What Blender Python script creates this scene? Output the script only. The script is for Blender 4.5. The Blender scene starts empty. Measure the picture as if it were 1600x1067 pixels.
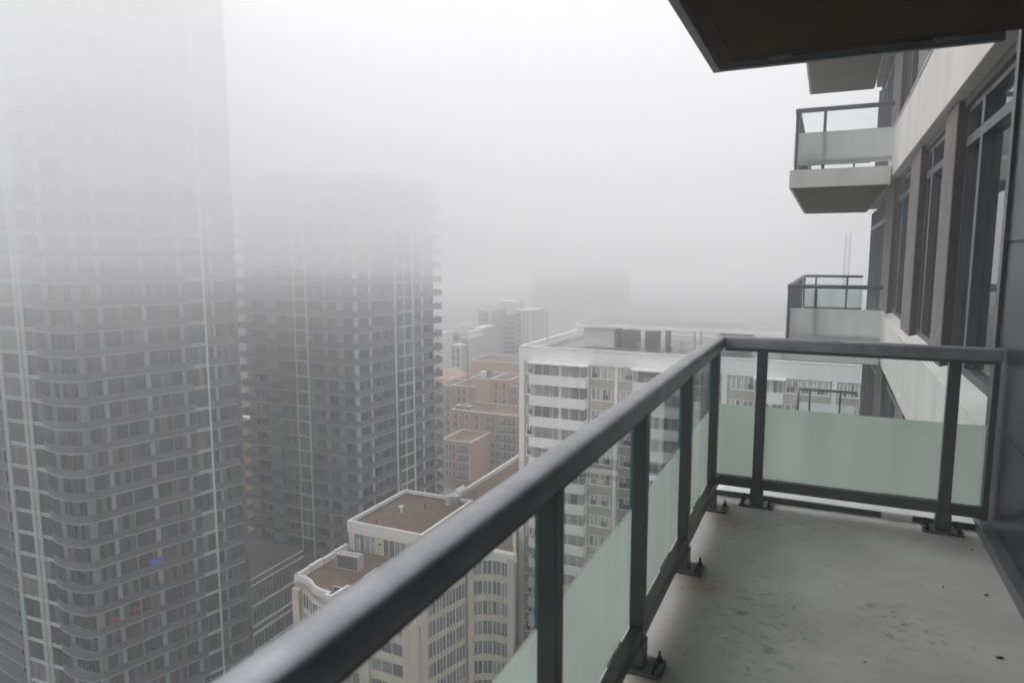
import bpy, bmesh, math, random
from mathutils import Vector, Matrix, noise
random.seed(7)
R = math.radians
scene = bpy.context.scene
col = scene.collection

# ---------------------------------------------------------------- camera
F = 1075.0; PITCH = R(6.97); YAW = R(24.6); EYE = Vector((0, 0, 1.545))
FWD = Vector((-math.sin(YAW) * math.cos(PITCH), math.cos(YAW) * math.cos(PITCH), -math.sin(PITCH)))
RGT = Vector((math.cos(YAW), math.sin(YAW), 0)); UPV = RGT.cross(FWD)
cam = bpy.data.cameras.new('camera'); co = bpy.data.objects.new('camera', cam); col.objects.link(co)
co.location = EYE
co.rotation_euler = Matrix((RGT, UPV, -FWD)).transposed().to_euler()
cam.sensor_width = 36; cam.lens = 36 * F / 1600; cam.clip_start = 0.02; cam.clip_end = 4000
cam.dof.use_dof = True; cam.dof.focus_distance = 30; cam.dof.aperture_fstop = 3.6
scene.camera = co

# ---------------------------------------------------------------- world, sun, exposure
SUN_EL, SUN_ROT = R(42), R(-60)
w = bpy.data.worlds.new('World'); scene.world = w; w.use_nodes = True
nt = w.node_tree; nt.nodes.clear()
sky = nt.nodes.new('ShaderNodeTexSky'); sky.sky_type = 'NISHITA'; sky.sun_disc = False
sky.sun_elevation = SUN_EL; sky.sun_rotation = SUN_ROT; sky.dust_density = 6; sky.air_density = 1.0; sky.ozone_density = 1
hs = nt.nodes.new('ShaderNodeHueSaturation'); hs.inputs['Saturation'].default_value = 0.10
bg = nt.nodes.new('ShaderNodeBackground'); bg.inputs['Strength'].default_value = 0.15
wo = nt.nodes.new('ShaderNodeOutputWorld')
nt.links.new(sky.outputs[0], hs.inputs['Color']); nt.links.new(hs.outputs[0], bg.inputs[0]); nt.links.new(bg.outputs[0], wo.inputs[0])
sl = bpy.data.lights.new('sun', 'SUN'); sl.energy = 1.0; sl.angle = R(25); sl.color = (1, 0.97, 0.93)
so = bpy.data.objects.new('sun', sl); col.objects.link(so)
sd = Vector((math.sin(SUN_ROT) * math.cos(SUN_EL), math.cos(SUN_ROT) * math.cos(SUN_EL), math.sin(SUN_EL)))
so.rotation_euler = sd.to_track_quat('Z', 'Y').to_euler(); so.location = (0, 0, 120)
scene.view_settings.view_transform = 'Standard'; scene.view_settings.look = 'None'
scene.view_settings.exposure = 1.52; scene.view_settings.gamma = 1
cy = scene.cycles
cy.max_bounces = 12; cy.diffuse_bounces = 3; cy.glossy_bounces = 3; cy.transmission_bounces = 4
cy.volume_bounces = 10; cy.transparent_max_bounces = 40; cy.use_denoising = True
cy.sample_clamp_indirect = 4; cy.caustics_reflective = False; cy.caustics_refractive = False

def ray(px, py): return FWD + RGT * ((px - 800) / F) + UPV * ((533.5 - py) / F)
def at_y(px, py, y): r = ray(px, py); return EYE + r * (y / r.y)
def X(px, y, py=600): return at_y(px, py, y).x
def Z(py, y, px): return at_y(px, py, y).z
def depth(p): return (Vector(p) - EYE).dot(FWD)
def on_screen(p):
    d = depth(p)
    if d < 1: return None
    v = Vector(p) - EYE
    return 800 + F * v.dot(RGT) / d, 533.5 - F * v.dot(UPV) / d, d

# ---------------------------------------------------------------- materials
def new_mat(name):
    m = bpy.data.materials.new(name); m.use_nodes = True
    return m, m.node_tree, m.node_tree.nodes['Principled BSDF']
def N(nt, t, **k):
    n = nt.nodes.new(t)
    for a, b in k.items():
        if a in n.inputs: n.inputs[a].default_value = b
        else: setattr(n, a, b)
    return n
def ramp(nt, fac, stops):
    r = nt.nodes.new('ShaderNodeValToRGB'); e = r.color_ramp.elements
    while len(e) < len(stops): e.new(0.5)
    for el, (p, c) in zip(e, stops):
        el.position = p; el.color = (*c, 1) if len(c) == 3 else c
    nt.links.new(fac, r.inputs[0]); return r
def paint(name, c, rough=0.6, var=0.12, scale=2.0, spec=0.3, metal=0.0, bump=0.0, bscale=60, streak=False):
    """plain coloured surface with gentle uneven weathering"""
    m, nt, b = new_mat(name)
    tc = N(nt, 'ShaderNodeTexCoord'); mp = N(nt, 'ShaderNodeMapping')
    if streak: mp.inputs['Scale'].default_value = (1, 1, 0.12)
    nt.links.new(tc.outputs['Object'], mp.inputs[0])
    nz = N(nt, 'ShaderNodeTexNoise', Scale=scale, Detail=6.0, Roughness=0.6)
    nt.links.new(mp.outputs[0], nz.inputs['Vector'])
    lo = tuple(x * (1 - var) for x in c); hi = tuple(min(1, x * (1 + var)) for x in c)
    r = ramp(nt, nz.outputs[0], [(0.3, lo), (0.7, hi)])
    nt.links.new(r.outputs[0], b.inputs['Base Color'])
    b.inputs['Roughness'].default_value = rough; b.inputs['Metallic'].default_value = metal
    b.inputs['Specular IOR Level'].default_value = spec
    if bump:
        n2 = N(nt, 'ShaderNodeTexNoise', Scale=bscale, Detail=4.0)
        nt.links.new(tc.outputs['Object'], n2.inputs['Vector'])
        bp = N(nt, 'ShaderNodeBump', Strength=bump, Distance=0.01)
        nt.links.new(n2.outputs[0], bp.inputs['Height']); nt.links.new(bp.outputs[0], b.inputs['Normal'])
    return m
def windows_mat(name, dark, mid, light, rough=0.12, spec=0.6, p=(0.45, 0.8)):
    """window panes: each pane its own mix of dark room, drawn blind or curtain"""
    m, nt, b = new_mat(name)
    g = N(nt, 'ShaderNodeNewGeometry'); oi = N(nt, 'ShaderNodeObjectInfo')
    ad = N(nt, 'ShaderNodeMath', operation='ADD'); fr = N(nt, 'ShaderNodeMath', operation='FRACT')
    nt.links.new(g.outputs['Random Per Island'], ad.inputs[0]); nt.links.new(oi.outputs['Random'], ad.inputs[1])
    nt.links.new(ad.outputs[0], fr.inputs[0])
    r = ramp(nt, fr.outputs[0], [(0.0, dark), (p[0], dark), (p[1], mid), (1.0, light)])
    nz = N(nt, 'ShaderNodeTexNoise', Scale=1.7, Detail=3.0)
    tc = N(nt, 'ShaderNodeTexCoord'); nt.links.new(tc.outputs['Object'], nz.inputs['Vector'])
    mx = N(nt, 'ShaderNodeMix', data_type='RGBA', blend_type='MULTIPLY'); mx.inputs[0].default_value = 0.6
    r2 = ramp(nt, nz.outputs[0], [(0.35, (0.6, 0.6, 0.6)), (0.65, (1, 1, 1))])
    nt.links.new(r.outputs[0], mx.inputs[6]); nt.links.new(r2.outputs[0], mx.inputs[7])
    nt.links.new(mx.outputs[2], b.inputs['Base Color'])
    b.inputs['Roughness'].default_value = rough; b.inputs['Specular IOR Level'].default_value = spec
    return m
def glass_mat(name, tint, frost=0.0, refl=1.0, fcol=(0.6, 0.7, 0.66)):
    """clear sheet glass (thin): fresnel mirror over tinted see-through; frosted glass scatters light"""
    m, nt, b = new_mat(name); nt.nodes.remove(b)
    out = nt.nodes['Material Output']
    tr = N(nt, 'ShaderNodeBsdfTransparent'); tr.inputs[0].default_value = (*tint, 1)
    gl = N(nt, 'ShaderNodeBsdfGlossy', Roughness=0.015 if not frost else 0.25)
    fz = N(nt, 'ShaderNodeFresnel', IOR=1.5)
    ml = N(nt, 'ShaderNodeMath', operation='MULTIPLY'); ml.inputs[1].default_value = refl
    ge = N(nt, 'ShaderNodeNewGeometry'); fr = N(nt, 'ShaderNodeMath', operation='SUBTRACT'); fr.inputs[0].default_value = 1
    nt.links.new(ge.outputs['Backfacing'], fr.inputs[1]); mk = N(nt, 'ShaderNodeMath', operation='MULTIPLY')
    nt.links.new(fz.outputs[0], mk.inputs[0]); nt.links.new(fr.outputs[0], mk.inputs[1]); nt.links.new(mk.outputs[0], ml.inputs[0])
    mx = N(nt, 'ShaderNodeMixShader'); nt.links.new(ml.outputs[0], mx.inputs[0])
    base = tr
    if frost:
        df = N(nt, 'ShaderNodeBsdfDiffuse'); tl = N(nt, 'ShaderNodeBsdfTranslucent')
        tc = N(nt, 'ShaderNodeTexCoord'); mp = N(nt, 'ShaderNodeMapping'); mp.inputs['Scale'].default_value = (1, 1, 0.15)
        nz = N(nt, 'ShaderNodeTexNoise', Scale=5.0, Detail=5.0)
        nt.links.new(tc.outputs['Object'], mp.inputs[0]); nt.links.new(mp.outputs[0], nz.inputs['Vector'])
        rc = ramp(nt, nz.outputs[0], [(0.3, tuple(c * 0.88 for c in fcol)), (0.65, fcol)])
        nt.links.new(rc.outputs[0], df.inputs[0]); nt.links.new(rc.outputs[0], tl.inputs[0])
        m1 = N(nt, 'ShaderNodeMixShader'); m1.inputs[0].default_value = 0.74
        nt.links.new(df.outputs[0], m1.inputs[1]); nt.links.new(tl.outputs[0], m1.inputs[2])
        m2 = N(nt, 'ShaderNodeMixShader'); m2.inputs[0].default_value = frost
        nt.links.new(tr.outputs[0], m2.inputs[1]); nt.links.new(m1.outputs[0], m2.inputs[2])
        base = m2
    nt.links.new(base.outputs[0], mx.inputs[1]); nt.links.new(gl.outputs[0], mx.inputs[2])
    nt.links.new(mx.outputs[0], out.inputs[0])
    return m

M = {}
M['alu'] = paint('dark_grey_aluminium', (0.045, 0.053, 0.056), 0.38, 0.10, 6, 0.7, 0.0, 0.02, 300)
M['rail'] = paint('satin_grey_handrail', (0.27, 0.28, 0.305), 0.5, 0.18, 9, 0.5, 0.6, 0.10, 260)
_b = M['rail'].node_tree.nodes['Principled BSDF']; _b.inputs['Coat Weight'].default_value = 0.3; _b.inputs['Coat Roughness'].default_value = 0.22; _b.inputs['Coat IOR'].default_value = 1.6
M['alu_far'] = paint('grey_aluminium', (0.10, 0.11, 0.12), 0.4, 0.1, 3, 0.4)
M['steel'] = paint('galvanised_dark_steel', (0.06, 0.064, 0.068), 0.4, 0.25, 25, 0.6, 0.2)
M['bolt'] = paint('black_bolt', (0.015, 0.015, 0.017), 0.4, 0.1, 20)
M['glass'] = glass_mat('clear_balustrade_glass', (0.955, 0.978, 0.974), 0, 1.6)
M['frost'] = glass_mat('frosted_balustrade_glass', (0.85, 0.9, 0.88), 0.94, 0.7, (0.84, 0.91, 0.86))
M['frost_far'] = glass_mat('pale_frosted_glass', (0.9, 0.92, 0.92), 0.94, 0.7, (0.88, 0.91, 0.90))
M['edge'] = paint('green_glass_edge', (0.03, 0.22, 0.19), 0.2, 0.05, 3, 0.6)
M['slabside'] = paint('painted_concrete_pale', (0.68, 0.675, 0.65), 0.85, 0.12, 1.6, 0.2, 0, 0.1, 80, True)
M['edge_glint'] = paint('painted_sky_glint', (0.8, 0.8, 0.8), 0.4, 0.03, 2, 0.5)  # white stands in for sky mirrored on the floor's edge angle
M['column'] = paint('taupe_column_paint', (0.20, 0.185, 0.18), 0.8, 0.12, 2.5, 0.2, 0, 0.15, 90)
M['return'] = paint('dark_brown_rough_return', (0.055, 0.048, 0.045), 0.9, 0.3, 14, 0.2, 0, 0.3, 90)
M['frame'] = paint('grey_window_frame', (0.060, 0.065, 0.078), 0.4, 0.08, 3, 0.5)
M['panel'] = paint('blue_grey_metal_panel', (0.024, 0.026, 0.038), 0.33, 0.10, 0.8, 0.3)
M['soffit'] = paint('brown_stained_soffit', (0.048, 0.034, 0.017), 1.0, 0.3, 1.1, 0.0, 0, 0.2, 60)
M['winglass'] = paint('dark_room_behind_glass', (0.016, 0.030, 0.028), 0.02, 0.3, 1.0, 0.75)
M['winglass'].node_tree.nodes['Principled BSDF'].inputs['IOR'].default_value = 1.9
M['darkint'] = paint('dark_core', (0.03, 0.03, 0.03), 0.9, 0.1)

def deck_mat():
    m, nt, b = new_mat('weathered_concrete_floor')
    tc = N(nt, 'ShaderNodeTexCoord')
    n1 = N(nt, 'ShaderNodeTexNoise', Scale=1.4, Detail=8.0, Roughness=0.62)
    n2 = N(nt, 'ShaderNodeTexNoise', Scale=13.0, Detail=7.0, Roughness=0.72, Distortion=0.35)
    n3 = N(nt, 'ShaderNodeTexNoise', Scale=26.0, Detail=3.0, Roughness=0.5)
    mp = N(nt, 'ShaderNodeMapping'); mp.inputs['Rotation'].default_value = (0, 0, R(40)); mp.inputs['Scale'].default_value = (1, 1.7, 1)
    nt.links.new(tc.outputs['Object'], mp.inputs[0])
    for n in (n1,): nt.links.new(tc.outputs['Object'], n.inputs['Vector'])
    nt.links.new(mp.outputs[0], n2.inputs['Vector']); nt.links.new(tc.outputs['Object'], n3.inputs['Vector'])
    base = ramp(nt, n1.outputs[0], [(0.25, (0.31, 0.305, 0.28)), (0.5, (0.45, 0.445, 0.42)), (0.72, (0.57, 0.57, 0.55))])
    stain = ramp(nt, n2.outputs[0], [(0.52, (0, 0, 0)), (0.66, (1, 1, 1))])
    speck = ramp(nt, n3.outputs[0], [(0.69, (0, 0, 0)), (0.74, (1, 1, 1))])
    # patches of scuffed dark lichen where the n1 field runs high
    patch = N(nt, 'ShaderNodeTexNoise', Scale=0.9, Detail=2.0); nt.links.new(tc.outputs['Object'], patch.inputs['Vector'])
    pr = ramp(nt, patch.outputs[0], [(0.48, (0, 0, 0)), (0.62, (1, 1, 1))])
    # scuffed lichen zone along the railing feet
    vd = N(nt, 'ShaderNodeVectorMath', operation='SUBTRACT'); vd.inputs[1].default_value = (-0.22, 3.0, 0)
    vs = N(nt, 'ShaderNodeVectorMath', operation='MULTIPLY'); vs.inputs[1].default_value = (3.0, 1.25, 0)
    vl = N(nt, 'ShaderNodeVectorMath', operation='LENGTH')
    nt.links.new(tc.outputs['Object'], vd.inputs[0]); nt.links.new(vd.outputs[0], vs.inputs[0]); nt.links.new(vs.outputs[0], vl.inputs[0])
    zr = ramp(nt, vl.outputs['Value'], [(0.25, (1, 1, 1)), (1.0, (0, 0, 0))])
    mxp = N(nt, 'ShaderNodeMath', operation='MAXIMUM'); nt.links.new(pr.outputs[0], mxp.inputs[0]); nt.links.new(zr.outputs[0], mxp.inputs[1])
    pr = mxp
    mu = N(nt, 'ShaderNodeMath', operation='MULTIPLY'); nt.links.new(stain.outputs[0], mu.inputs[0]); nt.links.new(pr.outputs[0], mu.inputs[1])
    mm = N(nt, 'ShaderNodeMath', operation='MULTIPLY'); mm.inputs[1].default_value = 0.65; nt.links.new(mu.outputs[0], mm.inputs[0])
    m1 = N(nt, 'ShaderNodeMix', data_type='RGBA'); nt.links.new(mm.outputs[0], m1.inputs[0])
    nt.links.new(base.outputs[0], m1.inputs[6]); m1.inputs[7].default_value = (0.10, 0.095, 0.075, 1)
    ms = N(nt, 'ShaderNodeMath', operation='MULTIPLY'); ms.inputs[1].default_value = 0.55; nt.links.new(speck.outputs[0], ms.inputs[0])
    m2 = N(nt, 'ShaderNodeMix', data_type='RGBA'); nt.links.new(ms.outputs[0], m2.inputs[0])
    nt.links.new(m1.outputs[2], m2.inputs[6]); m2.inputs[7].default_value = (0.06, 0.055, 0.045, 1)
    # rust bleeding from the post feet
    acc = None
    for (cx, cy_) in ((-0.50, 3.22), (-0.52, 2.3), (-0.47, 4.12), (-0.30, 1.9)):
        va = N(nt, 'ShaderNodeVectorMath', operation='DISTANCE'); va.inputs[1].default_value = (cx, cy_, 0)
        nt.links.new(tc.outputs['Object'], va.inputs[0])
        ra = ramp(nt, va.outputs['Value'], [(0.03, (1, 1, 1)), (0.17, (0, 0, 0))])
        if acc is None: acc = ra
        else:
            q = N(nt, 'ShaderNodeMath', operation='MAXIMUM'); nt.links.new(acc.outputs[0], q.inputs[0]); nt.links.new(ra.outputs[0], q.inputs[1]); acc = q
    q = N(nt, 'ShaderNodeMath', operation='MULTIPLY'); nt.links.new(acc.outputs[0], q.inputs[0]); nt.links.new(n2.outputs[0], q.inputs[1])
    m3 = N(nt, 'ShaderNodeMix', data_type='RGBA'); nt.links.new(q.outputs[0], m3.inputs[0])
    nt.links.new(m2.outputs[2], m3.inputs[6]); m3.inputs[7].default_value = (0.26, 0.15, 0.085, 1); m2 = m3
    nt.links.new(m2.outputs[2], b.inputs['Base Color'])
    rr = ramp(nt, n1.outputs[0], [(0.3, (0.45,) * 3), (0.7, (0.8,) * 3)]); nt.links.new(rr.outputs[0], b.inputs['Roughness'])
    bp = N(nt, 'ShaderNodeBump', Strength=0.35, Distance=0.006)
    nt.links.new(n2.outputs[0], bp.inputs['Height']); nt.links.new(bp.outputs[0], b.inputs['Normal'])
    return m
M['deck'] = deck_mat()

# ---------------------------------------------------------------- mesh helpers
class MB:
    def __init__(s): s.v = []; s.f = []; s.mi = []
    def face(s, pts, mi=0):
        k = len(s.v); s.v += [tuple(p) for p in pts]; s.f.append(tuple(range(k, k + len(pts)))); s.mi.append(mi)
    def hexa(s, p, mi=0):
        k = len(s.v); s.v += [tuple(q) for q in p]
        for f in ((0, 3, 2, 1), (4, 5, 6, 7), (0, 1, 5, 4), (1, 2, 6, 5), (2, 3, 7, 6), (3, 0, 4, 7)):
            s.f.append(tuple(k + i for i in f)); s.mi.append(mi)
    def box(s, x0, x1, y0, y1, z0, z1, mi=0):
        s.hexa([(x0, y0, z0), (x1, y0, z0), (x1, y1, z0), (x0, y1, z0), (x0, y0, z1), (x1, y0, z1), (x1, y1, z1), (x0, y1, z1)], mi)
        return s
    def obox(s, P, Q, u0, u1, d0, d1, z0, z1, mi=0):
        """box along the ground line P->Q: u along it, d outward (to its right-hand side)"""
        P = Vector(P[:2]); Q = Vector(Q[:2]); t = (Q - P).normalized(); n = Vector((t.y, -t.x))
        c = lambda u, d, z: (*(P + t * u + n * d), z)
        s.hexa([c(u0, d1, z0), c(u1, d1, z0), c(u1, d0, z0), c(u0, d0, z0), c(u0, d1, z1), c(u1, d1, z1), c(u1, d0, z1), c(u0, d0, z1)], mi)
        return s
    def prism(s, poly, z0, z1, mi=0):
        k = len(s.v); n = len(poly)
        s.v += [(p[0], p[1], z0) for p in poly] + [(p[0], p[1], z1) for p in poly]
        s.f.append(tuple(k + i for i in reversed(range(n)))); s.mi.append(mi)
        s.f.append(tuple(k + n + i for i in range(n))); s.mi.append(mi)
        for i in range(n):
            j = (i + 1) % n; s.f.append((k + i, k + j, k + n + j, k + n + i)); s.mi.append(mi)
        return s
    def ribbon(s, line, th, z0, z1, mi=0):
        """a thin upright wall following a ground polyline, th thick to its left-hand (inner) side"""
        L = [Vector(p[:2]) for p in line]; inn = offset(L, -th)
        return s.prism([tuple(p) for p in L] + [tuple(p) for p in reversed(inn)], z0, z1, mi)
    def cyl(s, a, b, r0, r1=None, n=12, mi=0):
        a = Vector(a); b = Vector(b); r1 = r0 if r1 is None else r1
        d = (b - a).normalized(); q = d.orthogonal().normalized(); w = d.cross(q); k = len(s.v)
        for c, r in ((a, r0), (b, r1)):
            for i in range(n):
                t = 2 * math.pi * i / n; s.v.append(tuple(c + (q * math.cos(t) + w * math.sin(t)) * r))
        s.f.append(tuple(k + i for i in reversed(range(n)))); s.f.append(tuple(k + n + i for i in range(n))); s.mi += [mi, mi]
        for i in range(n):
            j = (i + 1) % n; s.f.append((k + i, k + j, k + n + j, k + n + i)); s.mi.append(mi)
        return s
    def build(s, name, mat, parent=None, bevel=0, smooth=False):
        if not s.f: return None
        me = bpy.data.meshes.new(name); me.from_pydata(s.v, [], s.f)
        ms = mat if isinstance(mat, (list, tuple)) else [mat]
        for m in ms: me.materials.append(m)
        me.polygons.foreach_set('material_index', s.mi)
        if smooth: me.polygons.foreach_set('use_smooth', [True] * len(me.polygons))
        me.update()
        bm = bmesh.new(); bm.from_mesh(me); bmesh.ops.recalc_face_normals(bm, faces=bm.faces)
        if bevel:
            bmesh.ops.bevel(bm, geom=[e for e in bm.edges], offset=bevel, segments=3, profile=0.6, affect='EDGES')
        bm.to_mesh(me); bm.free()
        o = bpy.data.objects.new(name, me); col.objects.link(o)
        if parent is not None: o.parent = parent
        return o
def offset(L, d):
    """polyline moved d to its right-hand (outer) side"""
    out = []
    for i, p in enumerate(L):
        ns = []
        if i > 0: t = (L[i] - L[i - 1]).normalized(); ns.append(Vector((t.y, -t.x)))
        if i < len(L) - 1: t = (L[i + 1] - L[i]).normalized(); ns.append(Vector((t.y, -t.x)))
        n = sum(ns, Vector((0, 0))).normalized(); k = max(0.4, n.dot(ns[0]))
        out.append(p + n * d / k)
    return out
def tag(o, label, cat, group=None, kind=None):
    if label: o['label'] = label
    if cat: o['category'] = cat
    if group: o['group'] = group
    if kind: o['kind'] = kind
    return o
def thing(name, label, cat, group=None):
    o = bpy.data.objects.new(name, None); col.objects.link(o); o.empty_display_size = 0.1
    return tag(o, label, cat, group)
def stuffpart(o):
    if o: o['kind'] = 'stuff'
    return o

# ================================================================ OUR BUILDING
WZ = 3.13            # storey height of our block
bld = thing('apartment_tower', 'grey concrete apartment block at right with pale bands, taupe columns and dark windows', 'building')
MB().box(1.16, 24, -16, 20.9, -70, 60).build('wall', M['darkint'], bld)
XS = 0.87
for k in range(-3, 6):
    z0, z1 = -0.26 + WZ * k, 0.54 + WZ * k
    if k == 0:
        MB().box(XS, 1.16, 4.72, 14.25, z0, z1).build('spandrel', M['slabside'], bld, 0.008)
    elif k == 1:
        MB().box(XS, 1.16, 4.55, 14.25, z0, z1).build('spandrel', M['slabside'], bld, 0.008)
    else:
        MB().box(XS, 1.16, -16, 14.25, z0, z1).build('spandrel', M['slabside'], bld, 0.008)
# joints and sloping sill of the band
for k in (-1, 0, 1, 2):
    zt = 0.54 + WZ * k
    m = MB(); m.hexa([(XS - 0.015, 4.75, zt), (1.02, 4.75, zt), (1.02, 14.2, zt), (XS - 0.015, 14.2, zt),
                      (XS - 0.015, 4.75, zt + 0.02), (1.02, 4.75, zt + 0.07), (1.02, 14.2, zt + 0.07), (XS - 0.015, 14.2, zt + 0.02)])
    m.build('sill', M['slabside'], bld)
COLS = [(7.08, 7.75), (9.68, 10.75), (13.35, 15.2)]
for k in (-2, -1, 0, 1, 2):
    a, b = 0.56 + WZ * k, 2.86 + WZ * k
    for y0, y1 in COLS:
        o = MB().box(0.93, 1.16, y0, y1, a, b).build('column', M['column'], bld, 0.01)
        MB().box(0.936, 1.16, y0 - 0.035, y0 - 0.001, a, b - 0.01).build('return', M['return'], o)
def window(y0, y1, za, zb, splits, transom, x=1.04):
    f = MB(); fw = 0.055
    f.box(x - 0.03, x + 0.08, y0, y0 + fw, za, zb); f.box(x - 0.03, x + 0.08, y1 - fw, y1, za, zb)
    f.box(x - 0.028, x + 0.08, y0 + fw, y1 - fw, za, za + fw); f.box(x - 0.028, x + 0.08, y0 + fw, y1 - fw, zb - fw, zb)
    f.box(x - 0.04, x + 0.08, y0 + fw, y1 - fw, transom - 0.04, transom + 0.04)
    for sy in splits:
        f.box(x - 0.045, x + 0.08, sy - 0.05, sy + 0.05, za + fw, transom - 0.04); f.box(x - 0.045, x + 0.08, sy - 0.05, sy + 0.05, transom + 0.04, zb - fw)
    o = f.build('window', M['frame'], bld, 0.004)
    MB().box(x + 0.02, x + 0.03, y0 + fw, y1 - fw, za + fw, zb - fw).build('pane', M['winglass'], o)
    return o
for k in (-2, -1, 0, 1, 2):
    za, zb, tr = 0.63 + WZ * k, 2.80 + WZ * k, 2.50 + WZ * k
    window(4.74 if k == 0 else 3.2, 7.06, za, zb, [6.32], tr)
    window(7.78, 9.66, za, zb, [9.1], tr)
    window(10.78, 13.33, za, zb, [12.4], tr)
    for (a, b_) in ((4.74, 7.06), (7.78, 9.66), (10.78, 13.33)):
        MB().box(1.025, 1.16, a, b_, 0.56 + WZ * k, 0.63 + WZ * k).build('sill', M['frame'], bld)
        MB().box(0.98, 1.16, a, b_, 2.80 + WZ * k, 2.868 + WZ * k).build('lintel', M['column'], bld)
# recessed end bay where the neighbours' balconies hang
for k in (-2, -1, 0, 1, 2):
    zb = WZ * k
    o = MB().box(1.02, 1.16, 15.22, 20.88, zb + 0.02, zb + 2.70).build('curtain_wall', M['winglass'], bld)
    f = MB()
    for y in (15.25, 16.4, 17.5, 18.6, 19.7, 20.85): f.box(0.97, 1.02, y - 0.05, y + 0.05, zb + 0.02, zb + 2.70)
    f.box(0.975, 1.02, 15.30, 20.80, zb + 2.25, zb + 2.32)
    f.build('mullion', M['alu_far'], o)
    MB().box(0.90, 1.16, 15.22, 20.9, zb - 0.32, zb + 0.0).build('slab_edge', M['column'], bld)
# blue-grey metal wall panel beside our deck
p = MB()
p.box(0.89, 1.155, -16, 4.62, 0.075, 0.605); p.box(0.89, 1.155, -16, 4.62, 0.617, 1.62); 
pn = p.build('wall_panel', M['panel'], bld, 0.003)
MB().box(0.89, 1.155, 3.62, 4.62, 1.632, 2.70).build('wall_panel', M['panel'], bld, 0.003)
MB().box(0.89, 1.155, -16, 3.60, 1.632, 2.70).build('wall_panel', M['panel'], bld, 0.003)
MB().box(0.90, 1.15, -16, 4.61, 0.07, 2.71).build('panel_backing', M['bolt'], bld)
MB().box(0.872, 1.155, 4.625, 4.70, 0.0, 2.86).build('corner_trim', M['alu'], bld, 0.003)
MB().box(0.835, 1.15, -16, 4.62, 0.0, 0.066).build('base_flashing', M['alu_far'], bld, 0.004)

# the deck we stand on
DX, DY = -0.725, 4.65
deck = MB().box(DX, 1.15, -6, DY, -0.30, 0.0).build('balcony_floor', M['deck'])
tag(deck, 'weathered grey concrete balcony floor with dark scuffs in the foreground', None, None, 'structure')
cb = MB().box(DX + 0.10, 0.83, 4.52, 4.60, 0.001, 0.036).build('edge_angle', M['alu'], deck, 0)
MB().box(DX + 0.10, 0.83, 4.515, 4.645, 0.0365, 0.041).build('edge_glint_strip', M['edge_glint'], deck)  # added strip: the wet angle's bright reflection painted as white
MB().box(0.36, 0.52, 4.505, 4.5145, 0.001, 0.036).build('edge_clip', M['slabside'], deck)
# balcony overhead
up = thing('balcony_overhead', 'dark brown underside of the balcony directly overhead, thin grey edge trim', 'balcony')
MB().box(DX + 0.045, 0.868, -6, DY - 0.045, 2.745, 3.0).build('soffit', M['soffit'], up)
tr = MB()
tr.box(DX, DX + 0.045, -6, DY, 2.70, 3.02); tr.box(DX + 0.045, 0.80, DY - 0.045, DY, 2.702, 3.02)
tr.build('edge_trim', M['alu_far'], up, 0.003)
g = MB(); g.box(DX + 0.12, DX + 0.135, -6, DY - 0.12, 2.733, 2.7445); g.box(DX + 0.135, 0.80, DY - 0.135, DY - 0.12, 2.733, 2.7445)
g.build('drip_strip', M['soffit'], up)
for x in (-0.33, 0.52): MB().box(x - 0.06, x + 0.06, DY - 0.115, DY - 0.05, 2.722, 2.7445).build('clip', M['alu_far'], up, 0.002)

# ---- our railing
rl = thing('balcony_railing', 'dark grey metal railing with green glass panels round the balcony floor in front', 'railing')
RX, RY, RZ = -0.590, 4.44, 1.060
def rail_profile(a, b, name, par, z, w=0.080, h=0.072, mat=None):
    """rounded handrail swept from a to b with mitred ends given by direction lists"""
    prof = []
    for i in range(13):
        t = math.pi * i / 12; prof.append((math.cos(t) * w / 2, z - 0.018 + math.sin(t) * 0.018))
    prof += [(-w / 2, z - h + 0.006), (-w / 2 + 0.006, z - h), (w / 2 - 0.006, z - h), (w / 2, z - h + 0.006)]
    return prof
prof = rail_profile(None, None, None, None, RZ)
def sweep(path, prof):
    m = MB(); n = len(prof); L = [Vector(p) for p in path]
    offs = {}
    rings = []
    for d, z in prof:
        rings.append([(q.x, q.y, z) for q in offset(L, d)])
    k = 0
    for i in range(len(L)):
        for j in range(n): m.v.append(rings[j][i])
    for i in range(len(L) - 1):
        for j in range(n):
            jj = (j + 1) % n
            m.f.append((i * n + j, i * n + jj, (i + 1) * n + jj, (i + 1) * n + j)); m.mi.append(0)
    m.f.append(tuple(range(n))); m.mi.append(0)
    m.f.append(tuple((len(L) - 1) * n + j for j in reversed(range(n)))); m.mi.append(0)
    return m
def autosmooth(o, a=35):
    me = o.data
    for pl in me.polygons: pl.use_smooth = True
    try: me.set_sharp_from_angle(angle=R(a))
    except Exception: pass
tr_ = sweep([(RX - 0.009, -3.5), (RX - 0.009, RY), (0.875, RY)], prof).build('top_rail', M['rail'], rl); autosmooth(tr_)
ch = MB(); ch.box(RX - 0.016, RX + 0.016, -3.5, RY - 0.03, RZ - 0.090, RZ - 0.0725); ch.box(RX + 0.03, 0.87, RY - 0.02, RY + 0.02, RZ - 0.090, RZ - 0.0725)
ch.build('rail_channel', M['alu'], rl, 0.002)
br = MB(); br.box(RX - 0.022, RX + 0.022, -3.5, RY - 0.025, 0.105, 0.168); br.box(RX - 0.022, 0.86, RY - 0.022, RY + 0.022, 0.105, 0.168)
br.build('bottom_rail', M['alu'], rl, 0.003)
MB().box(0.838, 0.868, RY - 0.03, RY + 0.03, 0.10, RZ - 0.068).build('wall_post', M['alu'], rl, 0.003)
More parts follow.
